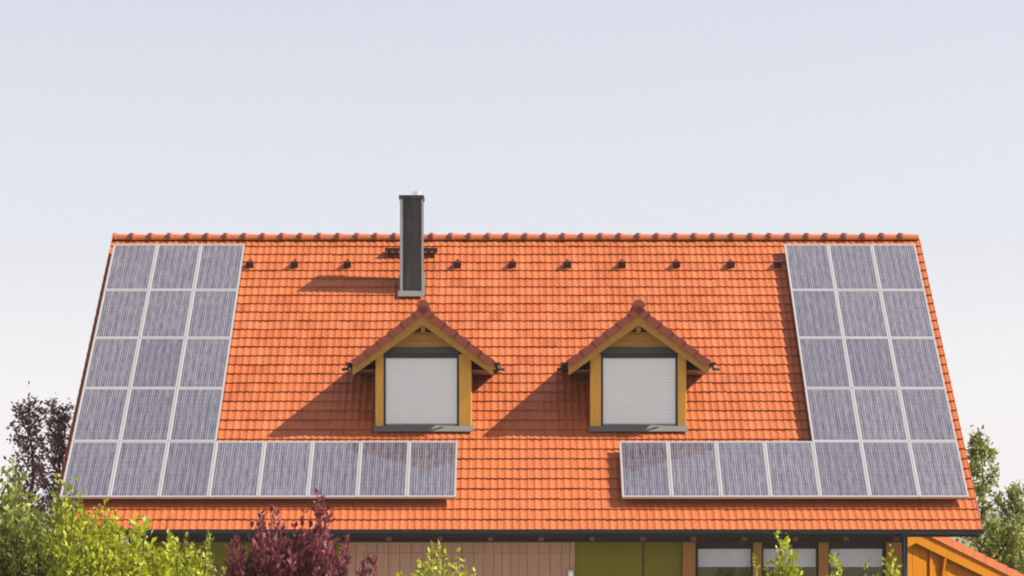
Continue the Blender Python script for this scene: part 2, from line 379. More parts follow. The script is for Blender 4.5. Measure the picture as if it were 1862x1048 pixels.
for i in range(16):
    x = -7.6 + i * 1.0133
    MB().box(x - 0.05, x + 0.05, DE + 0.15, WY - 0.092, zs - 0.075, zs - 0.002).build('rafter_tail', M_WOODB, house)
dp = part_empty('downpipe', (7.79, DE, 0), house)
MB().tube([(7.72, GY, GZ - GR + 0.02), (7.72, GY, Z0 - 1.25), (7.78, WY - 0.25, Z0 - 1.7), (7.77, WY - 0.13, Z0 - 1.85), (7.77, WY - 0.13, 0.0)], 0.058, 12).build('pipe', M_ANTH, dp, smooth=True)
MB().tube([(7.72, GY, GZ - 0.05), (7.72, GY, GZ - 0.16)], 0.072, 12).build('outlet_collar', M_ANTH, dp, smooth=True)
MB().box(7.70, 7.84, WY - 0.2, WY - 0.002, 1.2, 1.24).build('pipe_clip', M_ANTH, dp)

# walls
wall = part_empty('wall', (0, WY, 0), house)
WT = 0.32; YBW = YB - 0.85
w0, w1, wz0, wz1 = 3.62, 7.46, Z0 - 1.75, Z0 - 0.237                # window band opening
ztop = zs + 0.10
fw = MB()
fw.box(-WX, w0, WY, WY + WT, 0, ztop).box(w1, WX, WY, WY + WT, 0, ztop).box(w0, w1, WY, WY + WT, 0, wz0).box(w0, w1, WY, WY + WT, wz1, ztop)
fw.build('front_wall', M_OLIVE, wall)
for sx in (-1, 1):
    zt = lambda y: ZE + (RISE / RUN) * (min(y, 2 * YR - y) - DE) - T / C_ - 0.02
    y0, y1 = WY + WT + 0.002, YBW - WT - 0.002
    MB().prism([(0, y0, 0), (0, y1, 0), (0, y1, zt(y1)), (0, YR, zt(YR)), (0, y0, zt(y0))], (sx * (WX - WT), 0, 0), (sx * WX, 0, 0)).build('gable_wall', M_OLIVE, wall)
MB().box(-WX, WX, YBW - WT, YBW, 0, ztop + 0.3).build('rear_wall', M_OLIVE, wall)
MB().box(-WX + WT, WX - WT, WY + WT, YBW - WT, Z0 - 0.02, Z0 + 0.1).build('ceiling_slab', M_ROOM, wall)
MB().box(w0 - 0.6, w1 + 0.1, WY + 2.6, WY + 2.7, 0, Z0 - 0.03).build('room_partition', M_ROOM, wall)
# vertical cladding boards
x = -3.43; i = 0
while x < 1.17:
    w = random.choice((0.17, 0.20, 0.23)); w = min(w, 1.19 - x)
    d = random.uniform(0.026, 0.036)
    MB().box(x + 0.004, x + w - 0.004, WY - d, WY - 0.001, 0.25, Z0 - 0.238).build('board', M_CLAD, wall); x += w
MB().box(-3.45, 1.2, WY - 0.045, WY - 0.037, Z0 - 0.47, Z0 - 0.455).build('cladding_batten', M_CLAD, wall)
MB().box(2.55, 2.585, WY - 0.012, WY - 0.001, 0.3, Z0 - 0.236).build('wall_joint', mat('joint_strip', (0.05, 0.045, 0.012), 0.8), wall)
lp = part_empty('wall_lamp', (1.12, WY, Z0 - 0.85), house)
MB().box(1.06, 1.15, WY - 0.05, WY - 0.037, Z0 - 0.95, Z0 - 0.80).build('back_plate', M_ZINC, lp)
MB().tube([(1.105, WY - 0.11, Z0 - 0.96), (1.105, WY - 0.11, Z0 - 0.80)], 0.055, 12).build('lamp_shade', M_BLIND, lp, smooth=True)
# timber window band
MB().box(3.36, 3.615, WY - 0.10, WY - 0.001, 0, Z0 - 0.237).build('timber_post', M_WOODW, house)
MB().box(7.465, 7.803, WY - 0.10, WY - 0.001, 0, Z0 - 0.237).build('timber_post', M_WOODW, house)
FX = [(3.64, 4.78), (4.96, 6.10), (6.31, 7.44)]
def px(v): return v
for (a, b) in FX:
    win = part_empty('window', ((a + b) / 2, WY, wz0), house)
    fr = MB(); t = 0.06; ya, yb = WY + 0.06, WY + 0.13
    fr.box(a, b, ya, yb, wz1 - 0.13, wz1 - 0.002).box(a, b, ya, yb, wz0 + 0.002, wz0 + t).box(a, a + 0.035, ya, yb, wz0 + t, wz1 - 0.13).box(b - 0.035, b, ya, yb, wz0 + t, wz1 - 0.13)
    fr.build('frame', M_SOFFIT, win)
    MB().box(a + 0.035, b - 0.035, WY + 0.09, WY + 0.10, wz0 + t, wz1 - 0.13).build('pane', M_GLASS2, win)
    MB().box(a + 0.037, b - 0.037, WY + 0.16, WY + 0.17, Z0 - 0.735, wz1 - 0.135).build('blind', M_CURT, win)
    MB().box(a - 0.01, b + 0.01, WY - 0.06, WY + 0.058, wz0 + 0.002, wz0 + 0.03).build('sill', M_ANTH, win)
for a, b in ((4.785, 4.955), (6.105, 6.305)):
    MB().box(a, b, WY - 0.03, WY + 0.20, wz0 + 0.032, wz1 - 0.002).build('mullion_post', M_WOODW, house)

# snow guards
SG = MB().box(-0.065, 0.065, 0, 0.03, -0.02, 0.11).box(-0.018, 0.018, 0.03, 0.26, -0.015, 0.02).hexa([(-0.06, 0.03, 0.0), (0.06, 0.03, 0.0), (0.015, 0.2, 0.0), (-0.015, 0.2, 0.0), (-0.06, 0.03, 0.10), (0.06, 0.03, 0.10), (0.015, 0.2, 0.03), (-0.015, 0.2, 0.03)]).mesh('snow_guard', M_SNOW)
for xp in (455, 536, 632, 832, 932, 1032, 1131, 1230, 1329, 1414):
    inst('snow_guard', SG, house, rmat((xp - 938) / 80.3, 10.04, 0.0) @ Matrix.Scale(1.25, 4))

# chimney
ch = part_empty('chimney', (-2.325, 65.95, ZE + 5), house, label='dark slate clad chimney with pale corner trims')
cx0, cx1, cy0, cy1 = -2.575, -2.085, 65.70, 66.22; czt = Z0 + 7.40; czb = Z0 + 5.0
MB().box(cx0 + 0.008, cx1 - 0.008, cy0 + 0.008, cy1 - 0.008, czb, czt).build('shaft', M_ANTH, ch)
for i in range(6):
    z_ = czb + (czt - czb) * i / 6; MB().box(cx0, cx1, cy0 + random.uniform(-0.002, 0.002), cy1, z_ + 0.004, z_ + (czt - czb) / 6 - 0.004).build('cladding_sheet', M_SLATE, ch)
for (x, y) in ((cx0, cy0), (cx1, cy0), (cx0, cy1), (cx1, cy1)):
    a, b = (x - 0.012, x + 0.05) if x == cx0 else (x - 0.02, x + 0.012)
    c, d = (y - 0.012, y + 0.03) if y == cy0 else (y - 0.03, y + 0.012)
    MB().box(a, b, c, d, czb, czt - 0.001).build('corner_trim', M_ZINC, ch)
MB().box(cx0 - 0.035, cx1 + 0.035, cy0 - 0.035, cy1 + 0.035, czt, czt + 0.085).build('cap', M_SLATE, ch, bevel=0.006)
MB().tube([(-2.23, 66.0, czt + 0.085), (-2.23, 66.0, czt + 0.20)], 0.11, 16).build('flue', M_STEEL, ch, smooth=False)
MB().tube([(-2.36, 65.8, czt + 0.085), (-2.36, 65.8, czt + 0.34)], 0.012, 6).build('rod', M_STEEL, ch)
fl = MB()
for a, b in ((cx0 - 0.05, cx1 + 0.05),):
    fl.hexa([rp(a, 8.72, 0.035), rp(b, 8.72, 0.035), rp(b, 9.62, 0.035), rp(a, 9.62, 0.035), rp(a, 8.72, 0.045), rp(b, 8.72, 0.045), rp(b, 9.62, 0.045), rp(a, 9.62, 0.045)])
fl.box(cx0 - 0.02, cx1 + 0.02, cy0 - 0.02, cy0 - 0.013, Z0 + 5.2, Z0 + 5.33)
fl.build('flashing', M_APRON, ch)
# sweep's step behind the chimney
st = part_empty('roof_step', tuple(rp(-2.35, 10.74)), house)
MB().box(-2.98, -1.78, rp(0, 10.74).y - 0.24, rp(0, 10.74).y, Z0 + 6.36, Z0 + 6.40).build('tread', M_SNOW, st)
MB().box(-2.98, -1.78, rp(0, 10.74).y - 0.245, rp(0, 10.74).y - 0.225, Z0 + 6.35, Z0 + 6.43).build('tread_lip', M_SNOW, st)
for x in (-2.9, -1.86):
    y = rp(0, 10.74).y
    MB().prism([(0, y - 0.2, Z0 + 6.35), (0, y + 0.06, Z0 + 6.35), (0, y - 0.22, Z0 + 6.10)], (x - 0.015, 0, 0), (x + 0.015, 0, 0)).build('bracket', M_SNOW, st)

# ------------------------------------------------------------------ dormers
DW_Y = 61.40; DO_Y = 61.06                                      # wall face, front of overhang
DEZ, DAZ, DHW = 3.52, 4.68, 1.50                               # eave / apex height over eye level, half width
DPH = math.atan2(DAZ - DEZ, DHW); DSL = math.hypot(DHW, DAZ - DEZ)
DR = 6; DTE = DSL / DR; DTW = 0.245
gd = MB().add(*tile_geo(DTW - 0.004, DTE, 0.032, 0.028)); DT = gd.mesh('dormer_tile', M_DTILE_SHADE)
def dverge():
    v, f = tile_geo(DTW - 0.004, DTE, 0.032, 0.028); m = MB().add(v, f)
    m.hexa([(-0.03, 0, -0.105), (0, 0, -0.105), (0, DTE + 0.04, -0.13), (-0.03, DTE + 0.04, -0.13), (-0.03, 0, 0.048), (0, 0, 0.048), (0, DTE + 0.04, 0.015), (-0.03, DTE + 0.04, 0.015)])
    return m
gv = dverge(); DV = gv.mesh('dormer_verge_tile', M_DTILE_SHADE)
mir = lambda m, nm: MB().add([(-x, y, z) for x, y, z in m.v], [tuple(reversed(q)) for q in m.f]).mesh(nm, M_DTILE_SHADE)
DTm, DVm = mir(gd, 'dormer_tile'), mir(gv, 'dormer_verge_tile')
DRT = ridge_mesh(0.40, 0.09, 0.105, M_DTILE_SHADE)
def mainroof_y(z): return DE + (z - ZE) * RUN / RISE              # where the main slope reaches height z
for di, (cx, lab) in enumerate(((DORM[0], 'gabled dormer below the chimney'), (DORM[1], 'gabled dormer right of the roof centre'))):
    dm = part_empty('dormer', (cx, DW_Y, Z0 + 2.0), house, label=lab)
    wl, wr = cx - 1.0, cx + 1.005
    bl, br = (cx - 0.83, cx + 0.745) if di == 0 else (cx - 0.775, cx + 0.825)      # window opening
    zb, zt = Z0 + 2.06, Z0 + 3.815
    # roof deck of the dormer: two slabs running into the main slope
    for sg in (-1, 1):
        e = Vector((cx + sg * DHW, 0, Z0 + DEZ)); a = Vector((cx, 0, Z0 + DAZ)); nrm = Vector((sg * math.sin(DPH), 0, math.cos(DPH)))
        e2 = e - nrm * 0.05; a2 = Vector((cx, 0, Z0 + DAZ - 0.05 / math.cos(DPH))); e3 = e - nrm * 0.085; a3 = Vector((cx, 0, Z0 + DAZ - 0.085 / math.cos(DPH)))
        yb_e, yb_a = mainroof_y(e.z) + 0.15, mainroof_y(a.z) + 0.15
        P_ = [e2, a2, a3, e3]
        MB().hexa([(e3.x, DO_Y + 0.03, e3.z), (a3.x, DO_Y + 0.03, a3.z), (a3.x, yb_a, a3.z), (e3.x, yb_e, e3.z), (e2.x, DO_Y + 0.03, e2.z), (a2.x, DO_Y + 0.03, a2.z), (a2.x, yb_a, a2.z), (e2.x, yb_e, e2.z)]).build('roof_deck', M_WOODB, dm)
        # rake board
        k = 0.30
        MB().prism([(cx + sg * (DHW - 0.04), 0, Z0 + DEZ - 0.07), (cx, 0, Z0 + DAZ - 0.12), (cx, 0, Z0 + DAZ - 0.12 - k), (cx + sg * (DHW - 0.04), 0, Z0 + DEZ - 0.07 - k * 0.78)], (0, DO_Y + 0.015 + 0.002 * sg, 0), (0, DO_Y + 0.06, 0)).build('rake_board', M_WOODR, dm)
        # tiles
        for r in range(DR):
            base = e + (a - e) * (r / DR)
            ax_y = (a - e).normalized()
            ymax = mainroof_y(base.z + 0.03) + 0.1; c = 0
            while DO_Y + c * DTW < ymax:
                y0 = DO_Y + c * DTW
                # left slope: local x -> +y when seen from the outside
                if sg > 0: Mx = Matrix((Vector((0, 1, 0)), ax_y, nrm)).transposed().to_4x4(); me = DV if c == 0 else DT
                else: Mx = Matrix((Vector((0, -1, 0)), ax_y, nrm)).transposed().to_4x4(); me = DVm if c == 0 else DTm
                p = base - nrm * 0.045
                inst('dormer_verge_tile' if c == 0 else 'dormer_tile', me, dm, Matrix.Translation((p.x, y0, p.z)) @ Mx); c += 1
        # gutter along the dormer eave
        gx = cx + sg * (DHW + 0.05)
        gutter_mesh(mainroof_y(e.z) - DO_Y - 0.02, 0.06, 'Y').build('dormer_gutter', M_ANTH, dm, Matrix.Translation((gx, DO_Y + 0.0, Z0 + DEZ - 0.03)))
        MB().tube([(gx, DO_Y + 0.12, Z0 + DEZ - 0.08), (gx, DO_Y + 0.12, Z0 + DEZ - 0.16), (gx + sg * 0.13, DO_Y + 0.22, Z0 + DEZ - 0.165)], 0.032, 8).build('gutter_spout', M_ANTH, dm, smooth=True)
        # eave soffit box
        MB().hexa([(cx + sg * 1.02, DO_Y + 0.11, Z0 + DEZ - 0.20), (cx + sg * (DHW - 0.06), DO_Y + 0.11, Z0 + DEZ - 0.20), (cx + sg * (DHW - 0.06), mainroof_y(Z0 + DEZ) - 0.1, Z0 + DEZ - 0.20), (cx + sg * 1.02, mainroof_y(Z0 + DEZ) - 0.1, Z0 + DEZ - 0.20),
                   (cx + sg * 1.02, DO_Y + 0.11, Z0 + DEZ - 0.18), (cx + sg * (DHW - 0.06), DO_Y + 0.11, Z0 + DEZ - 0.18), (cx + sg * (DHW - 0.06), mainroof_y(Z0 + DEZ) - 0.1, Z0 + DEZ - 0.18), (cx + sg * 1.02, mainroof_y(Z0 + DEZ) - 0.1, Z0 + DEZ - 0.18)]).build('eave_soffit', M_WOODB, dm)
        # cheek
        xw = wl if sg < 0 else wr; x2 = xw + 0.10 if sg < 0 else xw - 0.10
        MB().prism([(0, DW_Y + 0.12, zb - 0.15), (0, mainroof_y(zb - 0.15) + 0.5, zb - 0.15), (0, mainroof_y(Z0 + DEZ) + 0.3, Z0 + DEZ + 0.1), (0, DW_Y + 0.12, Z0 + DEZ + 0.1)], (xw, 0, 0), (x2, 0, 0)).build('cheek', M_WOODB, dm)
        # front post
        a_, b_ = (wl, bl) if sg < 0 else (br, wr)
        MB().box(a_, b_, DW_Y - 0.015, DW_Y + 0.118, zb + 0.02, Z0 + DEZ + 0.16).build('post', M_WOODP, dm, bevel=0.008)
    # ridge
    yb_a = mainroof_y(Z0 + DAZ) + 0.1; k = 0
    while DO_Y - 0.02 + k * 0.40 < yb_a:
        inst('dormer_ridge_tile', DRT, dm, Matrix.Translation((cx, DO_Y - 0.03 + k * 0.40, Z0 + DAZ - 0.02)) @ Matrix.Rotation(R(90), 4, 'Z')); k += 1
    # gable boards
    hgt = (DAZ - 0.13) ; slope = (DAZ - DEZ) / DHW; zc = zt + 0.004; j = 0
    while zc < Z0 + hgt - 0.05:
        z2 = min(zc + 0.14, Z0 + hgt - 0.02)
        hw1 = min(1.0, (Z0 + hgt - zc) / slope); hw2 = max(0.02, min(1.0, (Z0 + hgt - z2) / slope))
        MB().prism([(cx - hw1, 0, zc), (cx + hw1, 0, zc), (cx + hw2, 0, z2 - 0.006), (cx - hw2, 0, z2 - 0.006)], (0, DW_Y + 0.004 * (j % 2) + 0.012, 0), (0, DW_Y + 0.10, 0)).build('gable_board', M_WOODG, dm); zc = z2; j += 1
    # ridge purlin end and side blocks under the apex
    MB().box(cx - 0.045, cx + 0.045, DO_Y + 0.10, DW_Y + 0.01, Z0 + DAZ - 0.54, Z0 + DAZ - 0.20).build('ridge_purlin', M_WOODR, dm)
    for sg in (-1, 1):
        MB().box(cx + sg * 0.135 - 0.085, cx + sg * 0.135 + 0.085, DW_Y - 0.05, DW_Y + 0.01, Z0 + DAZ - 0.545, Z0 + DAZ - 0.40).build('purlin_block', M_SOFFIT, dm)
    # window
    fy = DW_Y + 0.03
    MB().box(bl + 0.002, br - 0.002, DW_Y - 0.03, DW_Y + 0.11, Z0 + 3.69, zt).build('shutter_box', M_BOX, dm, bevel=0.008)
    MB().box(bl + 0.002, br - 0.002, DW_Y - 0.02, DW_Y + 0.11, Z0 + 3.60, Z0 + 3.688).build('frame_head', M_BOXD, dm)
    for a_, b_ in ((bl + 0.002, bl + 0.045), (br - 0.045, br - 0.002)):
        MB().box(a_, b_, DW_Y - 0.005, DW_Y + 0.11, zb + 0.11, Z0 + 3.598).build('guide_rail', M_BOXD, dm)
    rb = MB(); zz0, zz1 = zb + 0.11, Z0 + 3.598; ns = 22; dz = (zz1 - zz0) / ns; pts = []
    for q in range(ns):
        for f_, o_ in ((0.0, 0.010), (0.12, 0.002), (0.5, -0.003), (0.88, 0.002)): pts.append((0, fy + 0.03 + o_, zz0 + (q + f_) * dz))
    pts += [(0, fy + 0.04, zz1), (0, fy + 0.055, zz1), (0, fy + 0.055, zz0)]
    rb.prism(pts, (bl + 0.047, 0, 0), (br - 0.047, 0, 0)).build('roller_blind', M_BLIND, dm)
    MB().box(bl + 0.047, br - 0.047, fy + 0.005, fy + 0.012, zb + 0.111, Z0 + 3.597).build('pane', M_GLASS, dm)
    MB().box(wl - 0.01, wr + 0.01, DW_Y - 0.03, DW_Y + 0.11, zb + 0.055, zb + 0.108).build('sill', M_BOXD, dm)
    MB().hexa([rp(wl - 0.03, 3.40, 0.022), rp(wr + 0.03, 3.40, 0.022), rp(wr + 0.03, 3.76, 0.022), rp(wl - 0.03, 3.76, 0.022), rp(wl - 0.03, 3.40, 0.032), rp(wr + 0.03, 3.40, 0.032), rp(wr + 0.03, 3.76, 0.032), rp(wl - 0.03, 3.76, 0.032)]).build('apron_flashing', M_APRON, dm)
    MB().box(wl + 0.005, wr - 0.005, DW_Y + 0.0, DW_Y + 0.11, zb - 0.12, zb + 0.053).build('base_plate', M_BOXD, dm)

# ------------------------------------------------------------------ solar panels on rails
STAND = 0.175                                                    # top of glass above the tile line
PW = CW - 0.007
fr = MB(); t = 0.034; h = 0.045
fr.box(-PW/2, PW/2, 0, t, -h, 0.004).box(-PW/2, PW/2, PH - t, PH, -h, 0.004).box(-PW/2, -PW/2 + t, t, PH - t, -h, 0.004).box(PW/2 - t, PW/2, t, PH - t, -h, 0.004)
PF = fr.mesh('frame', M_ALU)
PG = MB().box(-PW/2 + t, PW/2 - t, t, PH - t, -0.008, -0.002).mesh('glass', M_CELL)
PBk = MB().box(-0.06, 0.06, PH - 0.28, PH - 0.16, -0.035, -0.010).mesh('junction_box', M_ANTH)
random.seed(11)
ordn = ['first', 'second', 'third', 'fourth', 'fifth', 'sixth', 'seventh', 'eighth']
rown = ['bottom row', 'fourth row down', 'third row down', 'second row down', 'top row']
def panel(x, row, label, group):
    mw = rmat(x + CW / 2, PB + row * PP, STAND + random.uniform(-0.002, 0.002)) @ Matrix.Rotation(random.uniform(-0.0015, 0.0015), 4, 'X')
    o = bpy.data.objects.new('solar_panel', None); link(o, mw=mw, label=label, cat='solar panel', group=group)
    inst('frame', PF, o, mw); inst('glass', PG, o, mw); inst('junction_box', PBk, o, mw)
for c in range(8):
    for row in range(5 if c < 3 else 1):
        side = f'{ordn[c]} from the left'
        panel(LX + c * CW, row, f'solar panel in {rown[row]} of left array, {side}', 'solar panels of the left array')
for c in range(7):
    for row in range(5 if c > 3 else 1):
        side = f'{ordn[6 - c]} from the right'
        panel(RX + c * CW, row, f'solar panel in {rown[row]} of right array, {side}', 'solar panels of the right array')
def rail(x0, x1, s):
    q = [rp(x0, s, 0.03), rp(x1, s, 0.03), rp(x1, s + 0.04, 0.03), rp(x0, s + 0.04, 0.03), rp(x0, s, STAND - h - 0.003), rp(x1, s, STAND - h - 0.003), rp(x1, s + 0.04, STAND - h - 0.003), rp(x0, s + 0.04, STAND - h - 0.003)]
    MB().hexa(q).build('mounting_rail', M_ALU, roof)
for row in range(5):
    for ds in (0.35, 1.30):
        s = PB + row * PP + ds
        rail(LX + 0.05, LX + (8 if row == 0 else 3) * CW - 0.05, s); rail(RX + (0 if row == 0 else 4) * CW + 0.05, RX + 7 * CW - 0.05, s)

# ------------------------------------------------------------------ timber annex at the right gable
ax = empty('timber_annex', (8.5, 62.4, 0), label='orange timber annex with red tiled gable at the right end of the house', cat='annex')
ud = Vector((0.75, 0.66, 0)).normalized(); nd = Vector((0.66, -0.75, 0)).normalized(); up = Vector((0, 0, 1))
A0 = Vector((8.5, 62.4, 0)); AZ = Z0 + 0.155; AT = 0.326
def ap(t, o, z): return A0 + ud * t + nd * o + up * z
def az_(t): return AZ - AT * abs(t)
tA, tB = -0.85, 4.8; OH = 0.16; BACK = -3.0
for i in range(26):                                              # vertical facade boards
    a = tA + i * 0.18; b = min(a + 0.176, tB - 0.45)
    if a >= tB - 0.45: break
    pts = [ap(a, 0, 0), ap(b, 0, 0), ap(b, 0, az_(b) - 0.22), ap(a, 0, az_(a) - 0.22)]
    if a < 0 < b: pts = [ap(a, 0, 0), ap(b, 0, 0), ap(b, 0, az_(b) - 0.22), ap(0, 0, AZ - 0.22), ap(a, 0, az_(a) - 0.22)]
    d = -OH + random.uniform(-0.004, 0.004)
    MB().prism(pts, nd * (d - 0.03), nd * d).build('wall_board', M_WOODO, ax)
MB().prism([ap(tB - 0.45, 0, 0), ap(tB - 0.30, 0, 0), ap(tB - 0.30, 0, az_(tB - 0.3) - 0.2), ap(tB - 0.45, 0, az_(tB - 0.45) - 0.2)], nd * (-OH - 0.15), nd * (-OH + 0.02)).build('corner_post', M_WOODO, ax)
MB().prism([ap(tB - 0.45, 0, 0), ap(tB - 0.33, 0, 0), ap(tB - 0.33, 0, az_(tB - 0.33) - 0.2), ap(tB - 0.45, 0, az_(tB - 0.45) - 0.2)], nd * BACK, nd * (-OH - 0.16)).build('side_wall', M_WOODO, ax)
for (a, b) in ((0.0, tB), (0.0, tA)):
    nm = 'roof_slope'
    MB().prism([ap(a, 0, az_(a) - 0.09), ap(b, 0, az_(b) - 0.09), ap(b, 0, az_(b) - 0.005), ap(a, 0, az_(a) - 0.005)], nd * BACK, nd * -0.02).build(nm, M_TILE, ax)
    MB().prism([ap(a, 0, az_(a) - 0.155), ap(b, 0, az_(b) - 0.155), ap(b, 0, az_(b) - 0.42), ap(a, 0, az_(a) - 0.42)], nd * -0.07, nd * -0.02).build('rake_board', M_WOODO, ax)
n_t = 13
for i in range(n_t):
    a = tB * (i / n_t); b = tB * ((i + 1) / n_t)
    for q, nm in ((0, 'verge_tile'), (1, 'tile'), (2, 'tile'), (3, 'tile')):
        o1 = 0.03 - q * 0.25; o0 = o1 - 0.246; lo = 0.155 if q == 0 else 0.02
        MB().prism([ap(a - 0.02, 0, az_(a - 0.02 if a > 0.02 else 0) - lo), ap(b, 0, az_(b) - lo), ap(b, 0, az_(b) + 0.04), ap(a - 0.02, 0, az_(max(0, a - 0.02)) + 0.012)], nd * o0, nd * o1).build(nm, M_TILE, ax)
# strut under the rake and frame board
for t0, z_ in ((0.95, 0.0),):
    P0 = ap(t0, -0.05, az_(t0) - 0.44); P1 = ap(t0, -OH, az_(t0) - 1.0)
    MB().tube([P0, P1], 0.05, 4).build('brace', M_WOODO, ax)
MB().prism([ap(0.55, 0, 0), ap(0.65, 0, 0), ap(0.65, 0, az_(0.65) - 0.3), ap(0.55, 0, az_(0.55) - 0.3)], nd * (-OH + 0.005), nd * (-OH + 0.05)).build('batten', M_WOODO, ax)
MB().prism([ap(1.1, 0, 0), ap(1.9, 0, 0), ap(1.9, 0, az_(1.9) - 0.62), ap(1.1, 0, az_(1.9) - 0.62)], nd * (-OH + 0.004), nd * (-OH + 0.02)).build('door', M_SOFFIT, ax)

# ------------------------------------------------------------------ planting
def leaf_cloud(P, D, size, aspect, name, m, parent, droop=0.3):
    """P: leaf base points (n,3); D: leaf directions (n,3). Folded diamond leaves."""
    n = len(P); D = D / (np.linalg.norm(D, axis=1, keepdims=True) + 1e-9)
    q = rng.normal(size=(n, 3)); U = np.cross(D, q); U /= np.linalg.norm(U, axis=1, keepdims=True) + 1e-9; Nn = np.cross(U, D)
    sz = (size * rng.uniform(0.4, 1.5, n))[:, None]; w = sz * aspect
    V = np.stack([P, P + D * sz * 0.5 + U * w * 0.5 + Nn * w * 0.12, P + D * sz, P + D * sz * 0.5 - U * w * 0.5 + Nn * w * 0.12], 1).reshape(-1, 3)
    me = bpy.data.meshes.new(name); me.vertices.add(4 * n); me.vertices.foreach_set('co', V.astype(np.float32).ravel())
    me.loops.add(6 * n); me.polygons.add(2 * n)
    b = np.arange(n)[:, None] * 4; F = np.concatenate([b + [0, 1, 2], b + [0, 2, 3]], 1).reshape(-1)
    me.loops.foreach_set('vertex_index', F.astype(np.int32)); me.polygons.foreach_set('loop_start', (np.arange(2 * n) * 3).astype(np.int32))
    me.update(calc_edges=True); me.validate(); me.materials.append(m)
    return link(bpy.data.objects.new(name, me), parent)
def shoot_path(p0, h, lean, bend, k=7):
    pts = []; off = rng.normal(0, bend, 2)
    for i in range(k):
        t = i / (k - 1)
        pts.append((p0[0] + lean[0] * t + off[0] * t * t, p0[1] + lean[1] * t + off[1] * t * t, p0[2] + h * t))
    return np.array(pts)
def shrub(name, x, y, rx, ry, h, profile, nsh, npl, lsize, asp, m, bark, label, cat='shrub', group=None, upright=0.55, spread=0.10, low=0.25, lean=0.25):
    """upright shoots on an elliptical foot; profile(u in -1..1) scales shoot height across the shrub's width"""
    root = empty(name, (x, y, 0), label=label, cat=cat, group=group)
    P = []; D = []; stem = MB()
    for i in range(nsh):
        a = rng.uniform(0, 2 * math.pi); rr = math.sqrt(rng.uniform(0, 1)); u = rr * math.cos(a); v = rr * math.sin(a)
        hh = h * profile(u) * rng.uniform(0.78, 1.0) * (1 - 0.12 * abs(v))
        foot = (x + u * rx * (1 - lean), y + v * ry * (1 - lean), 0)
        pts = shoot_path(foot, hh, (u * rx * lean, v * ry * lean), 0.05 * h / 3)
        if i % 3 == 0: stem.tube([tuple(q) for q in pts[::2]], 0.014, 4, 0.004)
        t = np.sort(rng.uniform(low, 1.0, npl)); seg = t * (len(pts) - 1); i0 = np.minimum(seg.astype(int), len(pts) - 2); fr_ = (seg - i0)[:, None]
        base = pts[i0] * (1 - fr_) + pts[i0 + 1] * fr_
        ang = rng.uniform(0, 2 * math.pi, npl); rad = spread * (1.15 - t) * rng.uniform(0.2, 1.3, npl)
        out = np.stack([np.cos(ang), np.sin(ang), np.zeros(npl)], 1)
        base = base + out * rad[:, None]
        d = out * (1 - upright) + np.array([0, 0, 1.0]) * upright + rng.normal(0, 0.25, (npl, 3))
        P.append(base); D.append(d)
    leaf_cloud(np.concatenate(P), np.concatenate(D), lsize, asp, 'foliage', m, root)
    stem.build('stem', bark, root); return root
def bump_profile(*peaks, base=0.6, w=0.25):
    return lambda u: base + max((a * math.exp(-((u - c) / w_) ** 2) for c, a, w_ in peaks), default=0)

flat = lambda u: 0.9 + 0.1 * math.cos(u * 3)
# left green hedge, from the left frame edge
shrub('green_shrub', -6.95, 39.65, 0.75, 0.8, 4.02, lambda u: 0.93 + 0.07 * math.sin(u * 5 + 1), 170, 90, 0.085, 0.55, M_LOLIVE, M_BARK, 'tall olive green shrub cut by the left edge of the picture', group='green shrubs before the house')
shrub('green_shrub', -6.15, 39.0, 0.55, 0.7, 3.72, lambda u: 0.92 + 0.08 * math.sin(u * 6), 120, 90, 0.085, 0.55, M_LOLIVE, M_BARK, 'olive green shrub before the roof\'s lower left corner', group='green shrubs before the house')
shrub('green_shrub', -5.35, 37.7, 0.62, 0.7, 3.42, lambda u: 0.97 - 0.06 * u + 0.04 * math.sin(u * 9), 120, 85, 0.085, 0.55, M_LBRIGHT, M_BARK, 'bright yellow green shrub right of the olive shrubs', group='green shrubs before the house')
shrub('green_shrub', -4.62, 38.35, 0.58, 0.6, 3.12, lambda u: 0.97 - 0.05 * u + 0.04 * math.sin(u * 11), 95, 85, 0.085, 0.55, M_LBRIGHT, M_BARK, 'lower bright green shrub before the olive wall, left of the thin shrub', group='green shrubs before the house')
shrub('green_shrub', -4.60, 43.55, 0.34, 0.3, 3.12, lambda u: 0.9 + 0.1 * math.sin(u * 7), 45, 75, 0.08, 0.55, M_LOLIVE, M_BARK, 'thin green shrub just left of the purple shrub', group='green shrubs before the house')
# purple shrub before the wall
shrub('purple_shrub', -3.64, 46.8, 1.10, 0.7, 3.72, bump_profile((-0.72, 0.20, 0.10), (-0.42, 0.30, 0.10), (-0.10, 0.28, 0.09), (0.18, 0.24, 0.08), (0.48, 0.35, 0.11), (0.8, 0.16, 0.08), base=0.64), 240, 100, 0.10, 0.5, M_LPURPLE, M_BARKP, 'dark red purple shrub with upright spikes before the house wall', upright=0.7, spread=0.09)
shrub('purple_shrub', -2.28, 46.15, 0.17, 0.2, 3.05, flat, 14, 80, 0.09, 0.5, M_LPURPLE, M_BARKP, 'narrow red purple spike beside the large purple shrub', upright=0.7, spread=0.07)
shrub('green_shrub', -1.12, 42.9, 0.80, 0.6, 2.80, lambda u: 0.93 + 0.07 * math.sin(u * 4 + 1.7), 90, 70, 0.08, 0.55, M_LBRIGHT, M_BARK, 'low bright green shrub right of the purple shrubs', group='green shrubs before the house')
shrub('sapling', 4.27, 46.8, 0.20, 0.2, 3.30, lambda u: 1 - 0.25 * abs(u), 22, 90, 0.085, 0.55, M_LBRIGHT, M_BARK, 'slim bright green sapling standing before the timber windows', cat='sapling', upright=0.6)
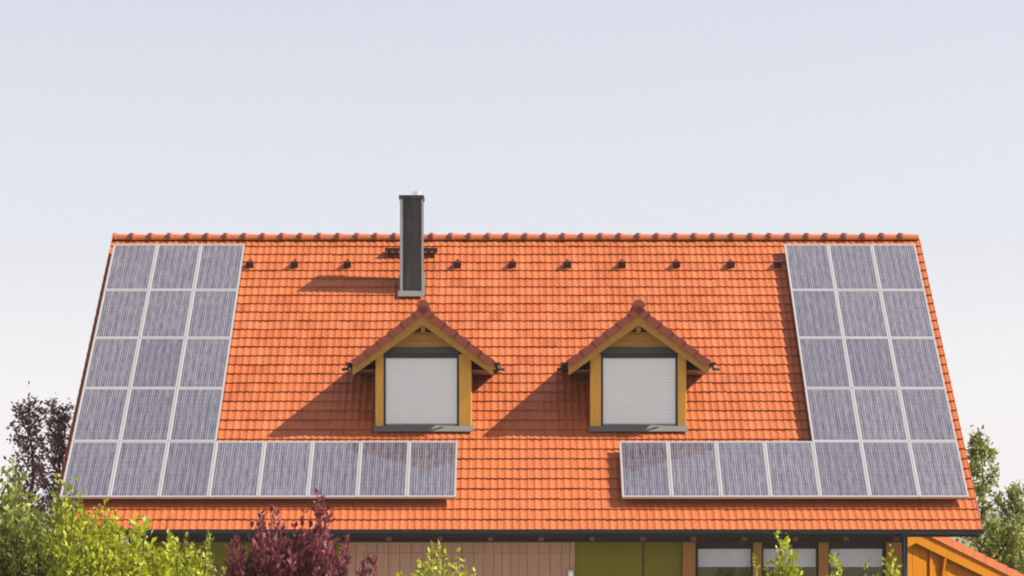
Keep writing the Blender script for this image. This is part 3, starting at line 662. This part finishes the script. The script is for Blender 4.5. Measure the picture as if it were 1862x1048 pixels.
for x, h, w, lab in ((3.88, 2.62, 0.16, 'small green shoot left of the slim sapling'), (5.12, 2.74, 0.22, 'short green shrub below the rightmost timber window'), (5.62, 2.56, 0.35, 'lowest green shrub right of the sapling, under the window band'), (5.98, 2.74, 0.14, 'small green shoot by the downpipe')):
    shrub('green_shrub', x, 47.06, w, 0.2, h, flat, 18, 60, 0.08, 0.55, M_LBRIGHT, M_BARK, lab, group='green shrubs before the house')

def tree(name, x, y, h, rx, m, bark, label, nl=11000, lsize=0.11, crown0=0.25, narrow=1.0, limbs=34, clump=0.22, lift=0.7, group=None):
    root = empty(name, (x, y, 0), label=label, cat='tree', group=group)
    tk = MB(); k = 9
    path = [Vector((x + 0.06 * math.sin(i * 1.3), y + 0.05 * math.cos(i), h * 0.97 * i / (k - 1))) for i in range(k)]
    tk.tube(path, 0.035 * h * 0.45, 7, 0.01)
    C = []
    for i in range(limbs):
        t = crown0 + (1 - crown0) * (i + rng.uniform(0, 1)) / limbs
        p0 = path[0].lerp(path[-1], t); a = i * 2.4 + rng.uniform(-0.4, 0.4)
        prof = (1 - ((t - crown0) / (1 - crown0)) ** 1.5) ** narrow
        ln = rx * (0.25 + 0.75 * prof) * rng.uniform(0.65, 1.1)
        mid = p0 + Vector((math.cos(a) * ln * 0.5, math.sin(a) * ln * 0.5, ln * lift * 0.4)); end = p0 + Vector((math.cos(a) * ln, math.sin(a) * ln, ln * lift))
        tk.tube([p0, mid, end], 0.025, 5, 0.005)
        for f in (0.45, 0.7, 0.9, 1.0):
            q = p0.lerp(end, f); C.append((q.x, q.y, q.z + (mid.z - (p0.z + end.z) / 2) * (1 - f)))
    C = np.array(C); C = np.concatenate([C, np.array([(path[-1].x, path[-1].y, h * zz) for zz in (0.9, 0.95, 1.0)])])
    idx = rng.integers(0, len(C), nl); P = C[idx] + rng.normal(0, clump, (nl, 3)) * np.array([0.8, 0.8, 1.1]) * rng.uniform(0.3, 1, (nl, 1))
    D = rng.normal(size=(nl, 3)) + np.array([0, 0, 0.5])
    tk.build('trunk', bark, root); leaf_cloud(P, D, lsize, 0.55, 'crown', m, root); return root
tree('purple_tree', -10.15, 65.65, 5.6, 0.7, M_LDARK, M_BARKP, 'dark purple leaved tree behind the left end of the roof', nl=4200, lsize=0.09, crown0=0.2, limbs=44, clump=0.11, lift=1.6, narrow=0.7)
tree('purple_tree', -11.15, 67.6, 5.75, 0.65, M_LDARK, M_BARKP, 'slender purple leaved tree at the far left, cut by the hedge', nl=3200, lsize=0.09, crown0=0.2, limbs=32, clump=0.14, lift=1.6, narrow=0.7)
tree('leafy_tree', 12.75, 80.6, 5.55, 0.9, M_LTREE, M_BARK, 'slim green tree rising behind the roof\'s lower right corner', nl=3000, lsize=0.12, crown0=0.2, limbs=26, clump=0.14, lift=0.8, group='trees behind the right end of the house')
tree('leafy_tree', 13.25, 78.0, 4.0, 0.8, M_LTREE, M_BARK, 'shorter green tree right of the slim tree', nl=2600, lsize=0.12, crown0=0.15, limbs=22, clump=0.16, lift=0.6, group='trees behind the right end of the house')
tree('leafy_tree', 12.1, 72.8, 2.9, 1.1, M_LTREE, M_BARK, 'low bushy tree directly behind the annex roof', nl=8000, lsize=0.11, crown0=0.1, limbs=36, clump=0.22, lift=0.4, group='trees behind the right end of the house')
tree('leafy_tree', 13.5, 76.05, 2.75, 1.1, M_LBRIGHT, M_BARK, 'low yellow green tree at the right edge of the picture', nl=8000, lsize=0.11, crown0=0.1, limbs=36, clump=0.22, lift=0.4, group='trees behind the right end of the house')

# ------------------------------------------------------------------ air
HZ = bpy.data.materials.new('hazy_air'); HZ.use_nodes = True; HZ.node_tree.nodes.remove(HZ.node_tree.nodes['Principled BSDF'])
pv = HZ.node_tree.nodes.new('ShaderNodeVolumePrincipled'); pv.inputs['Color'].default_value = (0.93, 0.95, 1.0, 1); pv.inputs['Density'].default_value = 2.2e-4
HZ.node_tree.links.new(pv.outputs[0], HZ.node_tree.nodes['Material Output'].inputs['Volume'])
MB().box(-9400, 9400, -9400, 9400, -2, 62).build('haze', HZ, kind='stuff')
